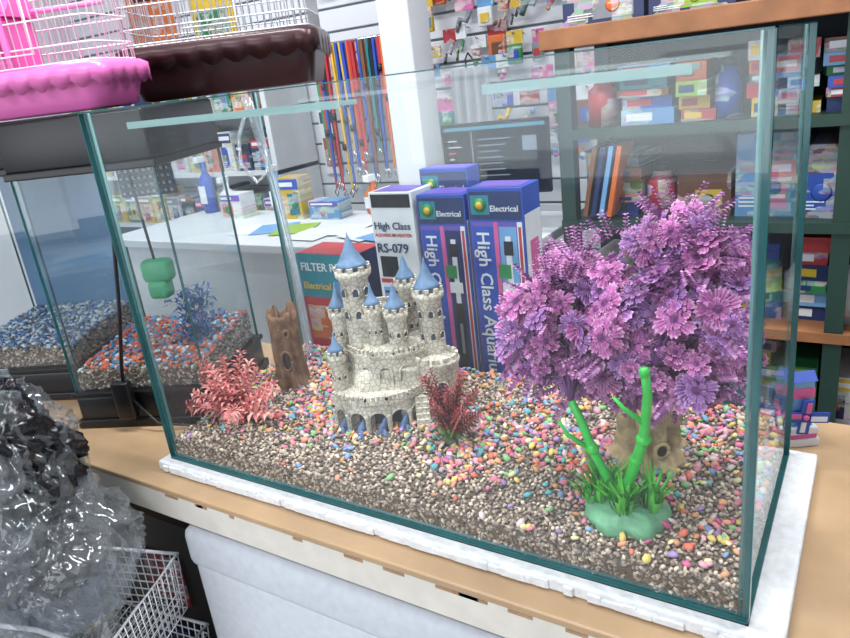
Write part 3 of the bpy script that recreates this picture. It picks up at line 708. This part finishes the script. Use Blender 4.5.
for z,gap in ((-.36,.24),(-.09,.25),(.185,.22),(.43,.19)):
    x=X0+.05
    while x<X1-.18:
        st=rg.random(); w=rg.uniform(.05,.15)
        if st<.5:
            zz=z
            while zz<z+gap-.055:
                h=rg.uniform(.018,.045); ww=w*rg.uniform(.8,1); o=rg.uniform(0,.02)
                c=rg.choice(['orange','yellow','blue','red','white','lime','green','navy','sky','grey','brown','teal'])
                T=TR(x+o,Y0+.055+rg.random()*.04,zz)@RZ(rg.uniform(-.16,.16))
                mb.box((0,.0,0),(ww,.16,h),PP[c] if rg.random()<.5 else PAL[c],T=T)
                mb.box((ww*.1,-.001,h*.25),(ww*.6,0,h*.75),PAL[rg.choice(['white','navy','yellow','red'])],T=T); zz+=h
        elif st<.62:
            rr_=min(w,.08)/2; hh=gap*rg.uniform(.45,.75); c=rg.choice(['white','blue','yellow','green','red'])
            mb.lathe([(rr_,0),(rr_,hh*.8),(rr_*.6,hh*.9),(rr_*.55,hh)],PP[c],16,TR(x+rr_,Y0+.11,z)); mb.lathe([(rr_*.6,hh),(rr_*.6,hh+.02)],PAL['black'],14,TR(x+rr_,Y0+.11,z)); w=rr_*2
        else: pbox(mb,x,Y0+rg.uniform(.05,.09),z,w,.2,gap*rg.uniform(.5,.95),rg)
        x+=w+rg.uniform(.002,.012)
x=X0
while x<X1-.1:
    w=rg.uniform(.1,.22); pbox(mb,x,Y0+.03+rg.random()*.08,.69,w,.18,rg.uniform(.04,.12),rg,rg.choice(['blue','purple','navy','sky','yellow','blue'])); x+=w+rg.uniform(.01,.05)
for o_ in range(4): mb.box((0,0,0),(.012,.11,.19),PAL[['brown','navy','sky','orange'][o_]],T=TR(-.60+.022*o_,Y0+.0,.20)@RY(.18))
mb.build('boxed_pet_products')

# counter etc
mb=MB(); WH=M('counter_white','#d2d6da',.4,ns=8,na=.05)
mb.box((-2.5,.92,.12),(-.70,1.44,.15),WH,bev=.004); mb.box((-2.45,.96,-ZO),(-.8,.99,.12),WH); mb.box((-2.45,.96,-ZO),(-2.42,1.4,.12),WH); mb.box((-.83,.96,-ZO),(-.8,1.4,.12),WH)
mb.build('shop_counter')
mb=MB()
mb.box((-.16,0,.12),(.155,.018,.325),M('monitor_bezel','#0a0b0e',.6,spec=.2),bev=.004); SC=M('screen_dark','#07090e',.7,spec=.05); mb.box((-.152,-.001,.13),(.147,.001,.317),SC)
rg=random.Random(2)
def scr(a,b,c,d,k): mb.box((a,-.002,b),(c,-.001,d),M('screen_'+k,{'g':'#5a6572','r':'#b9403a','w':'#98a0b0','b':'#2c6478'}[k],.3,emit=.7))
scr(-.15,.305,.145,.315,'b'); scr(-.07,.13,-.067,.3,'g'); scr(.08,.24,.12,.28,'g')
for r_ in range(9):
    z=.14+.017*r_; scr(-.05,z,-.05+rg.uniform(.03,.1),z+.003,'g'); scr(-.14,z,-.14+rg.uniform(.01,.04),z+.003,'w' if r_%3 else 'r')
mb.box((-.02,.018,.02),(.02,.03,.2),BK); mb.box((-.08,-.05,0),(.08,.08,.01),BK,bev=.003)
mb.build('computer_monitor',(-.838,1.12,.15),.15)
mb=MB(); rg=random.Random(5)
for i in range(7):
    T=TR(-1.9+i*.1,.98+rg.uniform(0,.06),.151+.001*i)@RZ(rg.uniform(-.5,.5)); mb.box((0,0,0),(.15,.16,.001),PAL[['white','sky','lime','white','white'][i%5]],T=T)
mb.build('paper_sheets')
mb=MB(); rg=random.Random(12)
for i,(x,hh,c) in enumerate(((-2.40,.22,'blue'),(-2.28,.13,'white'),(-1.98,.17,'sky'),(-1.5,.12,'orange'))):
    h=hh; c=PAL[c]
    mb.lathe([(.025,0),(.032,.005),(.032,h*.65),(.012,h*.8),(.012,h)],c,14,TR(x,1.40,.15)); mb.box((-.015,-.035,h),(.012,.012,h+.025),PAL['white'],bev=.003,T=TR(x,1.40,.15)); mb.box((x-.02,1.366,.15+h*.2),(x+.02,1.369,.15+h*.55),PAL['white'])
mb.build('spray_bottles')
mb=MB()
for x,w,h,c in ((-2.2,.12,.1,'white'),(-1.86,.1,.16,'yellow'),(-1.72,.14,.07,'sky')): pbox(mb,x,1.28,.15,w,.08,h,rg,c)
mb.build('counter_cartons')
mb=MB(); 
for i,(x,z,w,h,c) in enumerate(((-2.26,.2,.1,.35,'white'),(-3.5,.95,.35,.35,'orange'),(-3.0,.9,.3,.3,'yellow'))):
    mb.box((x,2.045,z),(x+w,2.055,z+h),PAL[c]); mb.box((x+w*.1,2.043,z+h*.1),(x+w*.9,2.045,z+h*.5),PP[['red','orange','green'][i]]); mb.box((x+w*.1,2.043,z+h*.7),(x+w*.8,2.045,z+h*.85),PAL['navy'])
mb.build('wall_posters')
mb=MB(); rg=random.Random(31)
for z in (-.3,.0,.27,.55,.8):
    mb.box((-3.9,1.75,z-.02),(-2.3,2.04,z),WH)
    if z>.7: continue
    x=-3.86
    while x<-2.45:
        w=rg.uniform(.05,.14); pbox(mb,x,1.78,z,w,.15,rg.uniform(.12,.22),rg,rg.choice(['yellow','white','sky','yellow','green','orange','white','navy'])); x+=w+.015
for x in (-3.9,-2.33): mb.box((x,1.75,-ZO),(x+.03,2.04,.8),WH)
mb.build('product_rack')

# ---------- under the table
mb=MB(); SF=M('foam_box_grey','#c9ced6',.75,ns=60,na=.08,bump=.15,bd=.003)
mb.box((-.945,-.050,-ZO+.001),(-.02,.42,-.16),SF,bev=.02); mb.box((-.95,-.055,-.19),(-.015,.425,-.105),SF,bev=.018)
mb.build('styrofoam_box')
mb=MB(); WW=M('white_wire','#dfe2e6',.3)
def basket(T,w,d,h):
    for k in range(8):
        z=h*k/7; s=.9+.1*k/7
        mb.tube([(-w/2*s,-d/2*s,z),(w/2*s,-d/2*s,z),(w/2*s,d/2*s,z),(-w/2*s,d/2*s,z),(-w/2*s,-d/2*s,z)],.0018 if k<7 else .004,WW,5,T=T)
    for i in range(17):
        f=-.5+i/16
        for sg in (-1,1):
            mb.tube([(f*w*.9,sg*d/2*.9,0),(f*w,sg*d/2,h)],.0014,WW,4,T=T); mb.tube([(sg*w/2*.9,f*d*.9,0),(sg*w/2,f*d,h)],.0014,WW,4,T=T)
        mb.tube([(f*w*.9,-d/2*.9,0),(f*w*.9,d/2*.9,0)],.0014,WW,4,T=T)
basket(TR(-1.08,-.19,-.31)@RZ(.3)@RX(.1),.28,.22,.13); basket(TR(-1.09,-.17,-.50)@RZ(.15),.28,.22,.15); basket(TR(-1.10,-.17,-.68)@RZ(.25),.26,.22,.15); basket(TR(-1.10,-.17,-.846)@RZ(.2),.26,.22,.14)
mb.tube([(-1.12,-.30,-.18),(-1.15,-.32,-.15),(-1.08,-.34,-.135),(-1.0,-.31,-.14),(-.98,-.28,-.18)],.004,WW)
mb.box((-1.17,-.23,-.49),(-1.04,-.12,-.40),PAL['black'],bev=.004); mb.box((-1.13,-.24,-.395),(-1.0,-.14,-.37),PAL['yellow']); mb.box((-1.17,-.23,-.67),(-1.04,-.12,-.56),PAL['red']); mb.box((-1.03,-.22,-.49),(-.98,-.14,-.38),PAL['yellow'])
mb.build('wire_basket_stack')
mb=MB(); mb.box((-1.38,.02,-ZO+.001),(-1.0,.3,-.5),PAL['navy']); mb.box((-1.36,.03,-.5),(-1.05,.25,-.2),PAL['black']); mb.box((-1.25,.025,-.42),(-1.12,.03,-.30),PP['red']); mb.build('storage_cartons')
PB=glassmat('plastic_film',(.93,.94,.95),.045,(.82,.87,.93),f0=.05,f1=.65,rough=.09,smear=True)
def bag(rx,ry,rz_,seed,sub=5,amp=.28,fold=1.0,fr=1.0):
    bm=bmesh.new(); bmesh.ops.create_icosphere(bm,subdivisions=sub,radius=1)
    for v in bm.verts:
        p=v.co.copy(); q=p*1.5+Vector((seed,seed*2,0))
        w_=Vector((noise.noise(q*1.2),noise.noise(q*1.2+Vector((9,0,0))),noise.noise(q*1.2+Vector((0,9,0)))))
        q2=Vector((q.x*1.5,q.y*1.5,q.z*.8))*fr+w_*2.0
        a=noise.noise(q); r1=1-abs(noise.noise(q2))*2.5; r2=1-abs(noise.noise(q2*2.0+Vector((3,3,3))))*2.5; r3=1-abs(noise.noise(q2*4.2))*2.5
        k=1+amp*a+fold*(.13*r1+.06*r2+.014*r3); v.co=Vector((p.x*rx,p.y*ry,p.z*rz_))*k
    bm.verts.index_update(); r=([tuple(v.co) for v in bm.verts],[[v.index for v in f.verts] for f in bm.faces]); bm.free(); return r
m=MB(); DKM=M('dark_items','#15171c',.22,ns=14,na=.6); BG=M('blue_grey_film','#5c6880',.2,ns=18,na=.7)
for (rx,ry,rzz,sd,sub,T,mt,am) in ((.20,.15,.14,3.3,6,TR(.03,0,-.15),PB,.25),(.21,.16,.24,9.1,6,TR(-.02,-.02,-.21),PB,.25),(.175,.14,.13,2.2,6,TR(-.03,.0,.0),PB,.3),
    (.16,.11,.11,5.5,6,TR(-.02,.02,-.01),DKM,.3),(.16,.11,.18,7.5,6,TR(-.06,.01,-.24),BG,.3),(.13,.09,.09,1.5,6,TR(.06,.01,-.15),DKM,.3)):
    V_,F_=bag(rx,ry,rzz,sd,sub,am,1.0,1.0 if mt is PB else 1.5); m.add(V_,F_,mt,True,T)
m.build('plastic_film_bundle',(-1.17,-.25,.10))
mb=MB(); mb.box((-1.55,-.42,-ZO),(-1.25,-.12,-.33),M('cardboard','#7d6a54',.8,ns=20)); mb.build('cardboard_carton')

# ---------- lights
def light(name,loc,size,sy,power,rot=(0,0,0),col=(1,1,1)):
    d=bpy.data.lights.new(name,'AREA'); d.shape='RECTANGLE'; d.size=size; d.size_y=sy; d.energy=power; d.color=col
    o=bpy.data.objects.new(name,d); scene.collection.objects.link(o); o.location=loc; o.rotation_euler=rot; return o
TF=M('lamp_housing','#f2f4f6',.4)
for i,(x,y) in enumerate(((-.6,.1),(-2.2,.8),(.6,.9),(-1.0,-1.6))):
    mb=MB(); mb.box((-.62,-.08,0),(.62,.08,.03),TF,bev=.004); mb.box((-.6,-.07,-.004),(-.58,.07,0),TF); mb.build('ceiling_light_fixture',(x,y,1.92))
    light('ceiling_light',(x,y,1.90),1.2,.14,(38,36,30,34)[i],col=(.98,.99,1))
light('shopfront_daylight',(-1.2,-3.1,.7),3.6,1.5,48,(math.radians(85),0,0),(.92,.96,1))
w=bpy.data.worlds.new('World'); scene.world=w; w.use_nodes=True; w.node_tree.nodes['Background'].inputs[0].default_value=(.86,.93,1,1); w.node_tree.nodes['Background'].inputs[1].default_value=1.0

# ---------- camera
cd_=bpy.data.cameras.new('camera'); cam=bpy.data.objects.new('camera',cd_); scene.collection.objects.link(cam)
cd_.sensor_width=36; cd_.lens=698/850*36; cd_.clip_start=.02
fw=Vector((-.5302,.779,-.333)).normalized(); rt=Vector((.8438,.528,-.1178)); rt=(rt-fw*rt.dot(fw)).normalized(); up=rt.cross(fw)
mtx=Matrix(((rt.x,up.x,-fw.x,0),(rt.y,up.y,-fw.y,0),(rt.z,up.z,-fw.z,0),(0,0,0,1)))
cam.matrix_world=Matrix.Translation((.0808,-.6859,.6293+ZO))@mtx
scene.camera=cam
for o in scene.objects:
    if o.parent is None and o is not cam: o.location.z+=ZO
scene.view_settings.view_transform='Standard'; scene.view_settings.exposure=.0
